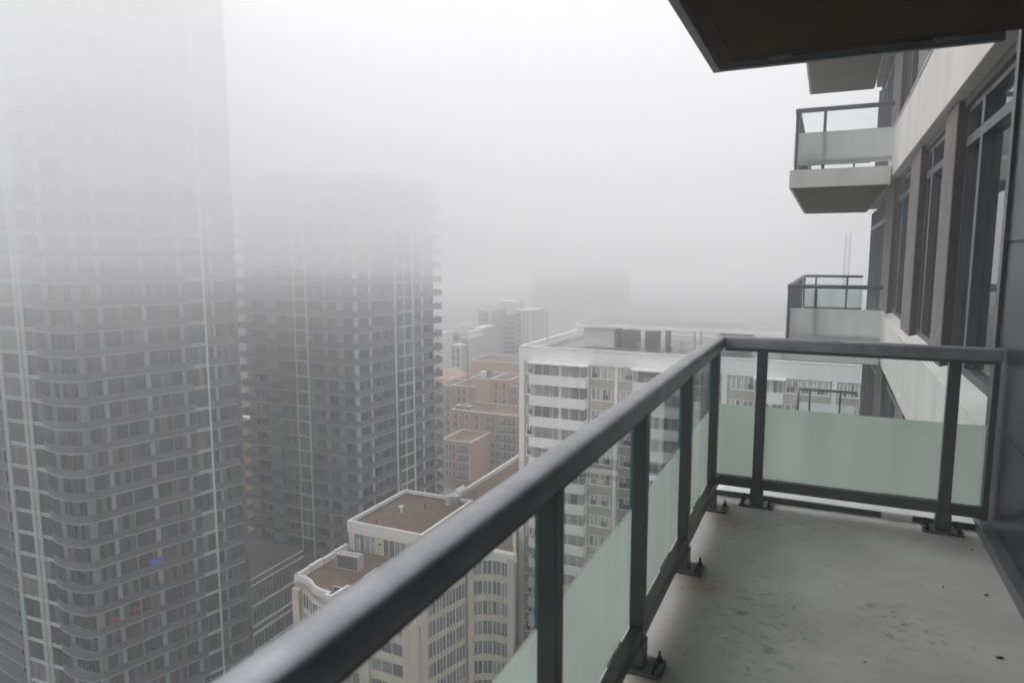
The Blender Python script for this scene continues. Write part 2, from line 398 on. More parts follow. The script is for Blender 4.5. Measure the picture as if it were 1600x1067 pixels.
def post(x, y, axis):
    s = 0.024; l = 0.03
    dx, dy = (s, l) if axis == 'y' else (l, s)
    o = MB().box(x - dx, x + dx, y - dy, y + dy, 0.012, RZ - 0.069).build('post', M['alu'], rl, 0.003)
    q = MB(); q.box(x - 0.10, x + 0.10, y - 0.062, y + 0.062, 0.001, 0.016)
    b = q.build('base_plate', M['steel'], o, 0.003)
    q = MB(); q.box(x - dx - 0.008, x + dx + 0.008, y - dy - 0.008, y + dy + 0.008, 0.0165, 0.11)
    q.build('sleeve', M['alu'], o, 0.003)
    q = MB()
    for sx in (-1, 1):
        for sy in (-1, 1):
            bx, by = x + sx * 0.078, y + sy * 0.042; q = MB()
            q.cyl((bx, by, 0.016), (bx, by, 0.022), 0.014, n=12); q.cyl((bx, by, 0.022), (bx, by, 0.034), 0.011, n=6); q.cyl((bx, by, 0.034), (bx, by, 0.055), 0.005, n=8); q.build('anchor_bolt', M['bolt'], o)
ys = [4.25, 3.34, 2.43, 1.52, 0.61, -0.3, -1.21, -2.1]
for y in ys: post(RX, y, 'y')
xs = [-0.34, 0.66]
for x in xs: post(x, RY - 0.01, 'x')
# glass panels: clear sheet above, frosted film area below
def panel(x0, x1, y0, y1, ztop=RZ - 0.075, zb=0.17, zf=0.62):
    o = MB().box(x0, x1, y0, y1, zf, ztop).build('glass_panel', M['glass'], rl)
    MB().box(x0, x1, y0, y1, zb, zf - 0.0005).build('frosted_band', M['frost'], o)
    if x1 - x0 < y1 - y0: 
        MB().box(x0 - 0.0005, x1 + 0.0005, y0 - 0.003, y0 - 0.0005, zb, ztop).build('glass_edge', M['edge'], o)
        MB().box(x0 - 0.0005, x1 + 0.0005, y1 + 0.0005, y1 + 0.003, zb, ztop).build('glass_edge', M['edge'], o)
GX = RX - 0.036
for a, b in zip(ys[1:], ys[:-1]): panel(GX, GX + 0.008, a + 0.006, b - 0.016)
panel(GX, GX + 0.008, ys[0] + 0.04, RY - 0.03)
GY = RY + 0.026
for a, b in ((RX - 0.025, -0.345), (-0.335, 0.655), (0.665, 0.838)): panel(a, b, GY, GY + 0.008)

# loose grit and leaves on the deck
gm = paint('dead_leaf', (0.03, 0.024, 0.016), 0.8, 0.3, 30)
for i, (px, py) in enumerate([(1541, 930), (1562, 1028), (1474, 917), (1489, 913), (1448, 985), (1351, 1034), (1519, 859), (1241, 948)]):
    r = ray(px, py); q = EYE + r * ((0 - EYE.z) / r.z)
    l = random.uniform(0.008, 0.016) * (1.2 if i < 2 else 0.7); a = random.uniform(0, 3)
    m = MB(); c, s_ = math.cos(a), math.sin(a)
    pts = [(-1, 0, .1), (-.4, .35, .3), (.5, .3, .35), (1, 0, .15), (.4, -.35, .3), (-.5, -.3, .25)]
    top = [(q.x + (u * c - v * s_) * l, q.y + (u * s_ + v * c) * l, 0.001 + h * l) for u, v, h in pts]
    bot = [(x, y, 0.0005) for x, y, _ in top]
    k = len(m.v); m.v += bot + top; n = 6
    m.f.append(tuple(reversed(range(n)))); m.f.append(tuple(range(n, 2 * n))); m.mi += [0, 0]
    for t in range(n): m.f.append((t, (t + 1) % n, n + (t + 1) % n, n + t)); m.mi.append(0)
    where = ['larger dark leaf scrap on the floor beside the wall panel', 'dark leaf scrap on the floor at the bottom right corner',
             'left scrap of a pair of small leaf bits on the floor', 'right scrap of a pair of small leaf bits on the floor',
             'small dark leaf bit in the middle of the floor', 'tiny dark leaf bit near the lower middle of the floor',
             'small leaf bit on the floor near the right railing post', 'small leaf bit on the scuffed left part of the floor'][i]
    tag(m.build('dead_leaf', gm), where, 'leaf', 'dead leaf scraps on the balcony floor')

# ---- neighbours' balconies, further along the same facade
def neighbour(zf, label, slab=True, rail=True):
    t = thing('balcony', label, 'balcony', 'balconies along the facade')
    y0, y1, x0, x1 = 13.1, 20.85, -0.70, 0.85
    MB().box(x0, x1, y0, y1, zf - 0.30, zf).build('slab', M['slabside'], t, 0.005)
    MB().box(x0 + 0.05, x1 - 0.02, y0 + 0.05, y1 - 0.05, zf - 0.312, zf - 0.3005).build('soffit', M['soffit'], t)
    rx, ry, rz = -0.61, 13.2, zf + 1.04
    ry1 = y1 - 0.12
    pf = [(d, z - RZ + rz) for d, z in prof]
    o = sweep([(x1, ry1), (rx, ry1), (rx, ry), (x1, ry)][::-1][::-1], pf)
    # walk so that the outer side is right-hand
    o = sweep([(x1, ry1), (rx, ry1), (rx, ry), (x1, ry)], pf).build('top_rail', M['alu'], t); autosmooth(o)
    b = MB(); b.box(rx + 0.022, x1, ry - 0.02, ry + 0.02, zf + 0.10, zf + 0.16); b.box(rx + 0.022, x1, ry1 - 0.02, ry1 + 0.02, zf + 0.10, zf + 0.16)
    b.box(rx - 0.02, rx + 0.02, ry - 0.02, ry1 + 0.02, zf + 0.10, zf + 0.16); b.build('bottom_rail', M['alu'], t)
    g = MB(); f = MB()
    for (a0, a1, b0, b1) in ((rx + 0.03, x1, ry - 0.04, ry - 0.03), (rx + 0.03, x1, ry1 + 0.03, ry1 + 0.04), (rx - 0.04, rx - 0.03, ry, ry1)):
        g.box(a0, a1, b0, b1, zf + 0.625, rz - 0.06); f.box(a0, a1, b0, b1, zf + 0.08, zf + 0.624)
    g.build('glass_panel', M['glass'], t); f.build('frosted_panel', M['frost_far'], t)
    for (x, y) in [(rx, ry + 0.02), (rx + 0.02, ry1)] + [(rx, ry + 1.25 * k) for k in range(1, 6)] + [(-0.30, ry1), (0.47, ry1), (-0.18, ry), (0.6, ry)][:3]:
        MB().box(x - 0.024, x + 0.024, y - 0.024, y + 0.024, zf + 0.001, rz - 0.06).build('post', M['alu'], t)
    return t
neighbour(-WZ, 'balcony two levels below the raised one, seen low through our end glass beyond the railing')
neighbour(0.03, 'neighbouring balcony at our own height with pale frosted glass, just beyond the end railing')
neighbour(0.03 + WZ - 0.12, 'neighbouring balcony one level up, pale slab edge and frosted glass against the fog')
neighbour(0.03 + 2 * WZ - 0.09, 'topmost neighbouring balcony, only its brown underside showing below the overhead slab')

# ================================================================ CITY
GZ = -70.0
M['ground'] = paint('dark_wet_asphalt', (0.09, 0.09, 0.09), 0.7, 0.3, 0.02)
gp = MB(); gp.face([(-1590, -490, GZ), (1290, -490, GZ), (1290, 2390, GZ), (-1590, 2390, GZ)])
tag(gp.build('ground', M['ground']), 'dark city ground far below', None, None, 'structure')
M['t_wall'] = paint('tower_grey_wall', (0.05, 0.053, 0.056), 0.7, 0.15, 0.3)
M['t_para'] = paint('balcony_grey_glass', (0.076, 0.081, 0.090), 0.6, 0.16, 0.25, 0.2)
M['t_slab'] = paint('slab_edge_grey', (0.20, 0.205, 0.21), 0.8, 0.15, 0.5)
M['t_mull'] = paint('dark_mullion', (0.05, 0.053, 0.056), 0.5, 0.1, 1)
M['t_pier'] = paint('pale_blue_panel', (0.25, 0.29, 0.30), 0.5, 0.08, 0.5, 0.3)
M['t_white'] = paint('white_mullion', (0.42, 0.47, 0.475), 0.5, 0.06, 0.5)
M['t_win'] = windows_mat('tower_windows', (0.010, 0.012, 0.013), (0.045, 0.046, 0.042), (0.16, 0.16, 0.145), spec=0.25, p=(0.4, 0.75))
M['t_bay'] = windows_mat('bay_windows', (0.02, 0.026, 0.026), (0.06, 0.07, 0.068), (0.13, 0.14, 0.12), spec=0.4, p=(0.3, 0.8))
M['w_wall'] = paint('white_render', (0.82, 0.815, 0.80), 0.85, 0.08, 0.8, 0.2, streak=True)
M['penth'] = paint('bright_white_render', (0.88, 0.88, 0.87), 0.8, 0.03, 0.4, 0.2)
M['w_brick'] = paint('cream_brick', (0.42, 0.39, 0.35), 0.9, 0.08, 1.5)
M['w_win'] = windows_mat('white_block_windows', (0.18, 0.18, 0.175), (0.42, 0.415, 0.40), (0.54, 0.535, 0.51), p=(0.12, 0.4))
M['w_open'] = windows_mat('dark_sash', (0.05, 0.05, 0.05), (0.09, 0.09, 0.09), (0.18, 0.18, 0.18))
M['roofgrey'] = paint('wet_grey_roof', (0.13, 0.13, 0.127), 0.35, 0.4, 0.2, 0.5)
M['beige'] = paint('beige_stone', (0.53, 0.465, 0.385), 0.85, 0.11, 0.9, 0.2, streak=True)
M['white'] = paint('white_parapet', (0.62, 0.61, 0.585), 0.7, 0.05, 0.5)
M['brownroof'] = paint('brown_gravel_roof', (0.135, 0.092, 0.068), 0.95, 0.3, 0.6, 0.1)
M['darkroof'] = paint('dark_wet_membrane', (0.045, 0.036, 0.032), 0.8, 0.4, 0.25)
M['b_win'] = windows_mat('beige_block_windows', (0.09, 0.095, 0.095), (0.17, 0.18, 0.18), (0.30, 0.31, 0.30), p=(0.3, 0.7))
M['brick'] = paint('orange_brown_brick', (0.30, 0.17, 0.105), 0.9, 0.08, 0.4)
M['tan'] = paint('tan_render', (0.40, 0.275, 0.175), 0.9, 0.05, 0.3)
M['hvac'] = paint('dark_grille', (0.07, 0.065, 0.06), 0.7, 0.2, 3)
M['hvacw'] = paint('grey_casing', (0.40, 0.40, 0.39), 0.5, 0.1, 2)
M['far'] = paint('fog_paled_grey_wall', (0.30, 0.30, 0.305), 0.8, 0.1, 0.2)  # lightened so part of the fog's fade sits in the wall colour
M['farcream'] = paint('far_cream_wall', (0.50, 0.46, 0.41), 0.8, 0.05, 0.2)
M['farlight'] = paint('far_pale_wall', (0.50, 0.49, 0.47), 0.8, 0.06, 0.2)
M['farwin'] = windows_mat('fog_paled_windows', (0.08, 0.083, 0.086), (0.13, 0.13, 0.13), (0.24, 0.24, 0.24), spec=0.3)  # dark panes raised in colour to look veiled by fog

WIN = []      # (score, meshbuilder, materials)
def seg_win(P, Q, u0, u1, d, z0, z1, panes, out, mull=0.10, low=None):
    """one window: panes side by side between thin mullions, standing proud of the wall"""
    m = MB(); w_ = (u1 - u0) / panes
    for i in range(panes):
        m.obox(P, Q, u0 + i * w_ + mull / 2, u0 + (i + 1) * w_ - mull / 2, 0.0, d, z0 + 0.06, z1 - 0.06, 0)
    for i in range(panes + 1):
        uu = u0 + i * w_; m.obox(P, Q, uu - mull / 2, uu + mull / 2, 0.0, d + 0.04, z0, z1, 1)
    m.obox(P, Q, u0 + mull / 2, u1 - mull / 2, 0.0, d + 0.03, z1 - 0.06, z1, 1)
    P_ = Vector(P); Q_ = Vector(Q); t = (Q_ - P_).normalized(); c = P_ + t * (u0 + u1) / 2
    s = on_screen((c.x, c.y, (z0 + z1) / 2)); score = -1
    if s and -20 < s[0] < 1600 and -20 < s[1] < 1080: score = (u1 - u0) / s[2] * (0.2 if z0 > 4 else 1)
    out.append((score, m))
def flush_windows(out, parent, mats, name='window', cap=96):
    out.sort(key=lambda a: -a[0]); rest = MB()
    for i, (s, m) in enumerate(out):
        if i < cap and s > 0: m.build(name, mats, parent)
        else:
            k = len(rest.v); rest.v += m.v; rest.f += [tuple(a + k for a in f) for f in m.f]; rest.mi += m.mi
    stuffpart(rest.build(name + 's_beyond', mats, parent))

def V2(*a): return [Vector(p) for p in a]
def balcony_band(line, zf, parent, depth_in=1.7, ph=0.98, pm='t_para'):
    L = [Vector(p) for p in line]
    inn = offset(L, -depth_in)
    o = MB().prism([tuple(p) for p in L] + [tuple(p) for p in reversed(inn)], zf - 0.22, zf).build('balcony', M['t_slab'], parent)
    MB().ribbon(offset(L, -0.03), 0.06, zf + 0.03, zf + ph).build('parapet', M[pm], o)
    return o

# ---- TOWER ONE (left foreground)
t1 = thing('curved_tower', 'nearest high-rise at far left, curved grey balconies and pale glazed bay fading into fog', 'building')
H1 = 3.16; B1 = -30.30
core1 = [(-140, 64.5), (-115.5, 61.8), (-102.0, 60.2), (-101.9, 55.15), (-93.7, 55.6), (-93.6, 56.7), (-88.2, 57.2), (-84.35, 70.3), (-82.95, 70.2), (-82.4, 72.4), (-83.9, 72.4), (-82.6, 76.6), (-81.2, 76.6), (-81.05, 77.2), (-86.0, 81), (-100, 84), (-140, 84)]
MB().prism(core1, GZ, 60).build('wall', M['t_wall'], t1)
lineL = [(-140, 62.8), (-120, 60.6), (-112, 59.7), (-106, 58.95), (-102.05, 58.3)]
lineM = [(-94.3, 55.45), (-92.2, 54.95), (-89.8, 54.9), (-87.8, 55.3), (-86.7, 56.4), (-86.3, 58.2), (-84.9, 63.9), (-82.9, 70.2)]
lineR = [(-82.3, 72.5), (-81.3, 76.6)]
wins = []
FC = ((-94, 56.7), (-88.2, 57.2)); RC = ((-88.2, 57.2), (-84.35, 70.3)); R2C = ((-83.9, 72.4), (-82.6, 77.0))
BAY = ((-104.2, 55.0), (-93.6, 55.6)); BAY2 = ((-82.95, 70.2), (-82.4, 72.4)); LC = ((-115.5, 61.8), (-102.0, 60.2)); LC2 = ((-140, 64.5), (-115.5, 61.8))
def pier(tower, P, Q, u0, u1, d, z0, z1, mat='t_pier', name='pier'):
    return MB().obox(P, Q, u0, u1, 0.0, d, z0, z1).build(name, M[mat], tower)
for k in range(-11, 29):
    z = B1 + H1 * k + 0.22
    if z < -66 or z > 56: continue
    for ln in (lineL, lineM, lineR): balcony_band(ln, z, t1)
    za, zb = z + 0.05, z + H1 - 0.32
    for u0, u1, n in ((1.25, 5.3, 6),): seg_win(*FC, u0, u1, 0.10, za, zb, n, wins)
    for u0, u1, n in ((0.75, 2.45, 3), (3.1, 5.2, 3), (5.45, 7.9, 4), (8.75, 11.1, 4), (11.3, 12.95, 3)): seg_win(*RC, u0, u1, 0.10, za, zb, n, wins)
    for u0, u1, n in ((0.6, 1.9, 2), (2.5, 4.3, 3)): seg_win(*R2C, u0, u1, 0.10, za, zb, n, wins)
    for u0, u1, n in ((0.6, 4.6, 5), (5.6, 9.6, 5)): seg_win(*LC, u0, u1, 0.10, za, zb, n, wins)
    for u0, u1, n in ((1.0, 6.5, 6), (8, 13.5, 6)): seg_win(*LC2, u0, u1, 0.10, za, zb, n, wins)
    # glazed bays: pane rows between doubled white floor lines
    for (P, Q), us in ((BAY, ((3.55, 6.4, 2), (8.35, 10.4, 2))), (BAY2, ((0.15, 2.1, 3),))):
        for u0, u1, n in us: seg_win(P, Q, u0, u1, 0.12, z + 0.34, z + H1 - 0.02, n, wins, 0.08)
    b = MB(); b2 = MB()
    for dz in (-0.10, 0.20):
        b.obox(*BAY, 2.6, 10.4, 0.0, 0.22, z + dz, z + dz + 0.11); b2.obox(*BAY2, 0.0, 2.27, 0.0, 0.22, z + dz, z + dz + 0.11)
    b.build('floor_line', M['t_white'], t1); b2.build('floor_line', M['t_white'], t1)
for P, Q, u0, u1, d, mt in ((*FC, 0.15, 1.15, .22, 't_pier'), (*FC, 5.4, 5.95, .12, 't_slab'), (*RC, -0.1, 0.6, .12, 't_slab'), (*RC, 2.5, 3.05, .2, 't_pier'), (*RC, 5.22, 5.43, .12, 't_slab'),
                            (*RC, 7.95, 8.6, .2, 't_pier'), (*RC, 11.12, 11.28, .12, 't_slab'), (*RC, 13.0, 13.6, .2, 't_pier'), (*R2C, 2.0, 2.45, .2, 't_pier'), (*R2C, 4.35, 4.7, .14, 't_slab'),
                            (*BAY, 6.45, 7.3, .17, 't_pier'), (*BAY, 7.4, 8.3, .17, 't_pier'), (*BAY, 2.55, 3.3, .30, 't_pier'), (*BAY2, 1.98, 2.25, .30, 't_white'),
                            (*LC, 4.7, 5.4, .15, 't_slab'), (*LC, 0.0, .5, .15, 't_slab')):
    pier(t1, P, Q, u0, u1, d, GZ, 60, mt)
for u in (7.35, 8.33): MB().obox(*BAY, u - 0.04, u + 0.04, 0, 0.27, GZ, 60).build('mullion', M['t_slab'], t1)
flush_windows(wins, t1, [M['t_win'], M['t_mull']])
# towels and covers hung on balcony railings of the curved tower
cloths = [((245, 876), (0.03, 0.12, 0.42), 1.9, 0.95, 'blue sheet hung over a balcony railing of the curved tower', 'sheet'),
          ((214, 951), (0.30, 0.02, 0.05), 1.0, 0.55, 'right-hand red cloth behind a balcony railing of the curved tower', 'cloth'),
          ((178, 968), (0.28, 0.02, 0.06), 1.15, 0.6, 'left-hand red cloth behind a balcony railing of the curved tower', 'cloth')]
Pm = Vector((-86.3, 58.2)); Qm = Vector((-82.9, 70.2))
def on_line(px, py, P, Q, d=0.0):
    t = (Q - P).normalized(); n = Vector((t.y, -t.x)); r = ray(px, py)
    k = ((P + n * d) - Vector(EYE[:2])).dot(n) / Vector(r[:2]).dot(n); h = EYE + r * k
    return (Vector(h[:2]) - P).dot(t), h.z
for (pp, c, wd, ht, lab, cat) in cloths:
    u, z = on_line(*pp, Pm, Qm, 0.06)
    m = MB(); n = 12
    for side, dd in ((0, 0.03), (1, 0.09)):
        pass
    t = (Qm - Pm).normalized(); nn = Vector((t.y, -t.x)); top = []; bot = []
    for i in range(n + 1):
        a = u - wd / 2 + wd * i / n; d = 0.06 + 0.03 * math.sin(i * 1.9)
        q = Pm + t * a + nn * d; top.append((q.x, q.y)); 
    inn = [(x - nn.x * 0.04, y - nn.y * 0.04) for x, y in top]
    m.prism(top + inn[::-1], z - ht / 2, z + ht / 2)
    tag(m.build(cat, paint(cat + '_cloth', c, 0.9, 0.2, 3)), lab, cat, 'red cloths on the curved tower' if 'red' in lab else None)

# ---- TOWER TWO
t2 = thing('square_tower', 'second high-rise behind the curved tower, square-cornered balconies and white-framed bays, top lost in fog', 'building')
H2 = 2.84; B2 = -23.41
FA, FB = (-102.5, 99.6), (-76.9, 99.9); RA, RB = (-76.9, 99.9), (-74.9, 124)
MB().prism([(-102.5, 99.6), (-76.9, 99.9), (-74.9, 124), (-102.5, 126)], GZ, 16.5).build('wall', M['t_wall'], t2)
l2a = [(-103.6, 104), (-103.6, 98.2), (-88.9, 98.3)]
l2b = [(-86.0, 98.35), (-76.2, 98.4), (-75.55, 98.8), (-75.35, 99.5), (-74.8, 109.0)]
l2c = [(-74.25, 114.9), (-73.4, 125.0), (-76, 126.5)]
wins = []
MB().prism([(-88.95, 98.2), (-86.0, 98.2), (-86.0, 99.6), (-88.95, 99.6)], GZ, 16.5).build('bay', M['t_wall'], t2)
MB().prism([(-75.9, 109.1), (-74.6, 109.1), (-74.1, 114.8), (-75.4, 114.8)], GZ, 16.5).build('bay', M['t_wall'], t2)
BF = ((-88.95, 98.2), (-86.0, 98.2)); BR = ((-74.6, 109.1), (-74.1, 114.8))
for k in range(-15, 24):
    z = B2 + H2 * k + 0.2
    if z < -56 or z > 15: continue
    for ln in (l2a, l2b, l2c): balcony_band(ln, z, t2, 1.35, 1.05)
    za, zb = z + 0.05, z + H2 - 0.30
    for u0, u1, n in ((1.9, 5.1, 3), (7.8, 10.2, 3), (10.6, 12.9, 2), (16.6, 18.7, 2), (19.8, 21.6, 2), (23.4, 25.3, 2)): seg_win(FA, FB, u0, u1, 0.10, za, zb, n, wins)
    for u0, u1, n in ((1.3, 3.8, 3), (4.6, 6.7, 2), (6.9, 9.0, 3), (15.6, 19.6, 4), (20.5, 23.4, 3)): seg_win(RA, RB, u0, u1, 0.10, za, zb, n, wins)
    seg_win(*BF, 0.25, 2.7, 0.1, z + 0.3, z + H2 - 0.05, 3, wins, 0.08)
    seg_win(*BR, 0.4, 2.6, 0.1, z + 0.3, z + H2 - 0.05, 3, wins, 0.08); seg_win(*BR, 2.9, 5.2, 0.1, z + 0.3, z + H2 - 0.05, 3, wins, 0.08)
    b = MB(); b2 = MB()
    for dz in (-0.08, 0.16):
        b.obox(*BF, 0.0, 2.95, 0.0, 0.2, z + dz, z + dz + 0.1); b2.obox(*BR, 1.2, 5.7, 0.0, 0.2, z + dz, z + dz + 0.1)
    b.build('floor_line', M['t_white'], t2); b2.build('floor_line', M['t_white'], t2)
for u0, u1, d, mt in ((0.0, 1.7, .12, 't_slab'), (5.2, 7.7, .12, 't_pier'), (18.8, 19.7, .12, 't_pier'), (21.8, 23.3, .12, 't_pier'), (25.4, 25.6, .12, 't_slab')):
    pier(t2, FA, FB, u0, u1, d, GZ, 16.5, mt)
for u0, u1, d, mt in ((0.0, 0.9, .14, 't_white'), (3.9, 4.5, .14, 't_white'), (14.9, 15.5, .14, 't_slab'), (19.7, 20.4, .14, 't_white')):
    pier(t2, RA, RB, u0, u1, d, GZ, 16.5, mt)
for u0, u1 in ((0.0, 0.22), (2.73, 2.95)): pier(t2, *BF, u0, u1, 0.28, GZ, 16.5, 't_white')
for u0, u1 in ((0.0, 0.3), (2.65, 2.85), (5.3, 5.7)): pier(t2, *BR, u0, u1, 0.28, GZ, 16.5, 't_white')
flush_windows(wins, t2, [M['t_win'], M['t_mull']])

# ---- podium and low glass-fronted block between the towers
pod = thing('podium_block', 'low dark-roofed block at the foot of the two towers, white-capped balustrade and strip windows', 'building')
MB().box(-118, -86.0, 79.0, 97.5, GZ, -53.6).build('wall', M['t_wall'], pod)
MB().box(-118, -86.3, 79.3, 97.2, -53.6, -53.3).build('roof', M['darkroof'], pod)
PL = ((-85.7, 79.2), (-85.9, 94.5))
for z, h in ((-53.2, 0.9), (-57.0, 0.35), (-60.6, 0.35), (-61.9, 0.9), (-65.0, .3)):
    MB().obox(*PL, 0, 15.3, -0.3, 0.35, z - 0.15, z).build('ledge', M['white'], pod)
g = MB()
for i in range(12): g.obox(*PL, 0.1 + i * 1.23, 1.2 + i * 1.23, 0.05, 0.15, -53.19, -52.3)
g.build('balustrade', M['t_para'], pod)
MB().obox(*PL, 0, 15.3, 0.02, 0.18, -52.28, -52.12).build('rail', M['white'], pod)
wins = []
for zz in (-56.6, -60.2, -64.6):
    for i in range(6): seg_win(*PL, 0.2 + i * 2.45, 2.4 + i * 2.45, 0.1, zz, zz + 2.3, 3, wins)
flush_windows(wins, pod, [M['t_bay'], M['t_slab']])

# ---- BEIGE BLOCK with stepped brown roofs
bg_ = thing('beige_block', 'stepped beige apartment block below the handrail with brown flat roofs and white parapets', 'building')
def parapet(parent, x0, x1, y0, y1, z0, z1, w_=0.45, mat='white', skip=()):
    m = MB()
    if 's' not in skip: m.box(x0, x1, y0, y0 + w_, z0, z1)
    if 'n' not in skip: m.box(x0, x1, y1 - w_, y1, z0, z1)
    if 'w' not in skip: m.box(x0, x0 + w_, y0 + w_, y1 - w_, z0, z1)
    if 'e' not in skip: m.box(x1 - w_, x1, y0 + w_, y1 - w_, z0, z1)
    return m.build('parapet', M[mat], parent)
# upper storey box
MB().box(-61.0, -48.7, 76.7, 91.4, GZ, -36.6).build('wall', M['beige'], bg_)
MB().box(-60.6, -49.1, 77.1, 91.0, -36.6, -36.45).build('roof', M['brownroof'], bg_)
parapet(bg_, -61.15, -48.55, 76.55, 91.55, -37.6, -36.0)
# inner kerb on that roof
parapet(bg_, -60.2, -49.5, 77.5, 90.6, -36.45, -36.25, 0.12, 'brownroof')
FY = ((-61.0, 76.7), (-48.7, 76.7)); wins = []
for u0, u1, n in ((1.0, 4.7, 4), (6.0, 9.8, 4)): seg_win(*FY, u0, u1, 0.06, -40.2, -37.65, n, wins)
M['curtain'] = paint('pale_blue_curtain', (0.30, 0.36, 0.37), 0.7, 0.1, 2)
for u in (1.3, 1.75, 3.7, 4.2): MB().obox(*FY, u, u + 0.35, 0.05, 0.09, -40.1, -38.4).build('curtain', M['curtain'], bg_)
MB().obox(*FY, 5.25, 5.55, 0.0, 0.18, -38.75, -38.5).build('wall_lamp', M['hvac'], bg_)
# lower terrace roof with wavy front parapet
low = [(-61.3, 65.8), (-60.0, 65.9), (-58.6, 65.4), (-57.2, 64.4), (-55.9, 63.95), (-54.4, 63.9), (-54.2, 63.2), (-53.2, 63.2), (-53.0, 66.1), (-46.5, 66.1), (-46.5, 76.65), (-61.3, 76.65)]
MB().prism(low, GZ, -40.4).build('wall', M['beige'], bg_)
MB().prism([(p[0] * 0.995 - 0.28, p[1] * 0.999 + 0.25) for p in low], -40.4, -40.3).build('roof', M['brownroof'], bg_)
MB().ribbon(low[:10], 0.4, -41.1, -39.5).build('parapet', M['white'], bg_)
wp = MB(); 
for i in range(4): wp.box(-61.45 - 0.06 * (i % 2), -61.0, 65.85 + i * 2.72, 65.85 + (i + 1) * 2.72 - 0.15, -40.9, -39.5 + 0.09 * (i % 2))
wp.build('parapet', M['white'], bg_)
# curved glazed front under the wavy parapet
lo_line = [Vector(p) for p in low[1:6]]
for zz in range(8):
    z = -43.9 - 2.75 * zz
    for a, b in zip(lo_line[:-1], lo_line[1:]):
        seg_win(a, b, 0.05, (b - a).length - 0.05, 0.06, z + 0.2, z + 2.3, 2, wins)
    MB().ribbon([tuple(p) for p in offset(lo_line, 0.15)], 0.3, z - 0.15, z + 0.12).build('ledge', M['white'], bg_)
MB().box(-61.32, -60.25, 65.2, 66.2, GZ, -41.1).build('pier', M['beige'], bg_)
# near wing, seen through the glass: piers, strip windows, beige bands
MB().box(-52.9, -42.4, 65.9, 70.0, GZ, -40.9).build('wall', M['beige'], bg_)
NWL = ((-56.5, 65.9), (-42.4, 65.9)); UN = lambda px: X(px, 65.9, 1000) + 56.5
# east front with sloping bands (receding) and concave front
EA, EB = (-42.4, 66.1), (-40.2, 73.9)
MB().prism([(-42.4, 66.0), (-40.2, 73.9), (-39.6, 75.3), (-34.2, 75.9), (-38.2, 84.6), (-46.4, 84.6), (-46.4, 66.0)], GZ, -36.4).build('wall', M['beige'], bg_)
MB().prism([(-46.2, 67), (-42.7, 67), (-40, 75.4), (-34.7, 76.2), (-38.5, 84.2), (-46.2, 84.2)], -36.4, -36.3).build('roof', M['brownroof'], bg_)
cc = [Vector(p) for p in ((-39.4, 73.9), (-38.4, 74.75), (-37.2, 75.2), (-36.0, 75.3), (-35.0, 75.25))]
MB().prism([tuple(p) for p in cc] + [(-34.2, 75.25), (-34.2, 76.2), (-39.8, 76.2)], -36.9, -35.7).build('parapet', M['white'], bg_)
MB().ribbon([(-42.4, 66.0), (-40.2, 73.9)], 0.35, -37.2, -35.9).build('parapet', M['white'], bg_)
for zz in range(11):
    z = -39.1 - 2.72 * zz
    MB().ribbon([tuple(p) for p in offset(cc, 0.1)], 0.5, z - 0.45, z + 0.40).build('ledge', M['beige'], bg_)
    for a, b in zip(cc[:-1], cc[1:]):
        seg_win(a, b, 0.04, (b - a).length - 0.04, -0.12, z + 0.42, z + 2.26, 2, wins, 0.07)
    MB().obox(EA, EB, 0.8, 7.6, 0.0, 0.35, z - 0.45, z + 0.15).build('ledge', M['beige'], bg_)
    for i in range(4): seg_win(EA, EB, 0.85 + i * 1.7, 2.45 + i * 1.7, 0.1, z + 0.2, z + 2.25, 3, wins, 0.07)
    for i, (u0, u1) in enumerate(((UN(524), UN(562)), (UN(580), UN(630)))): seg_win(*NWL, u0, u1, 0.08, z - 2.2, z - 0.6, 3, wins, 0.09)
    MB().obox(*NWL, 3.7, 14.0, 0.0, 0.22, z - 3.05, z - 2.25).build('ledge', M['beige'], bg_)
for u0, u1 in ((UN(563), UN(578)), (UN(632), UN(657))): pier(bg_, *NWL, u0, u1, 0.4, GZ, -41.9, 'beige')
pier(bg_, EA, EB, -0.3, 0.8, 0.5, GZ, -36, 'beige')
pier(bg_, (-39.9, 73.7), (-39.2, 73.9), 0, 0.75, 0.35, GZ, -36, 'beige')
pier(bg_, (-35.0, 75.2), (-34.0, 75.2), 0, 0.9, 0.3, GZ, -36, 'beige')
flush_windows(wins, bg_, [M['b_win'], M['white']])
# far wing
MB().box(-52.6, -38.4, 91.6, 118, GZ, -37.0).build('wall', M['beige'], bg_)
MB().box(-52.2, -38.8, 91.9, 117.6, -37.0, -36.85).build('roof', M['brownroof'], bg_)
parapet(bg_, -52.75, -38.25, 91.75, 118.1, -37.6, -36.2, 0.5, 'white', ('s',))
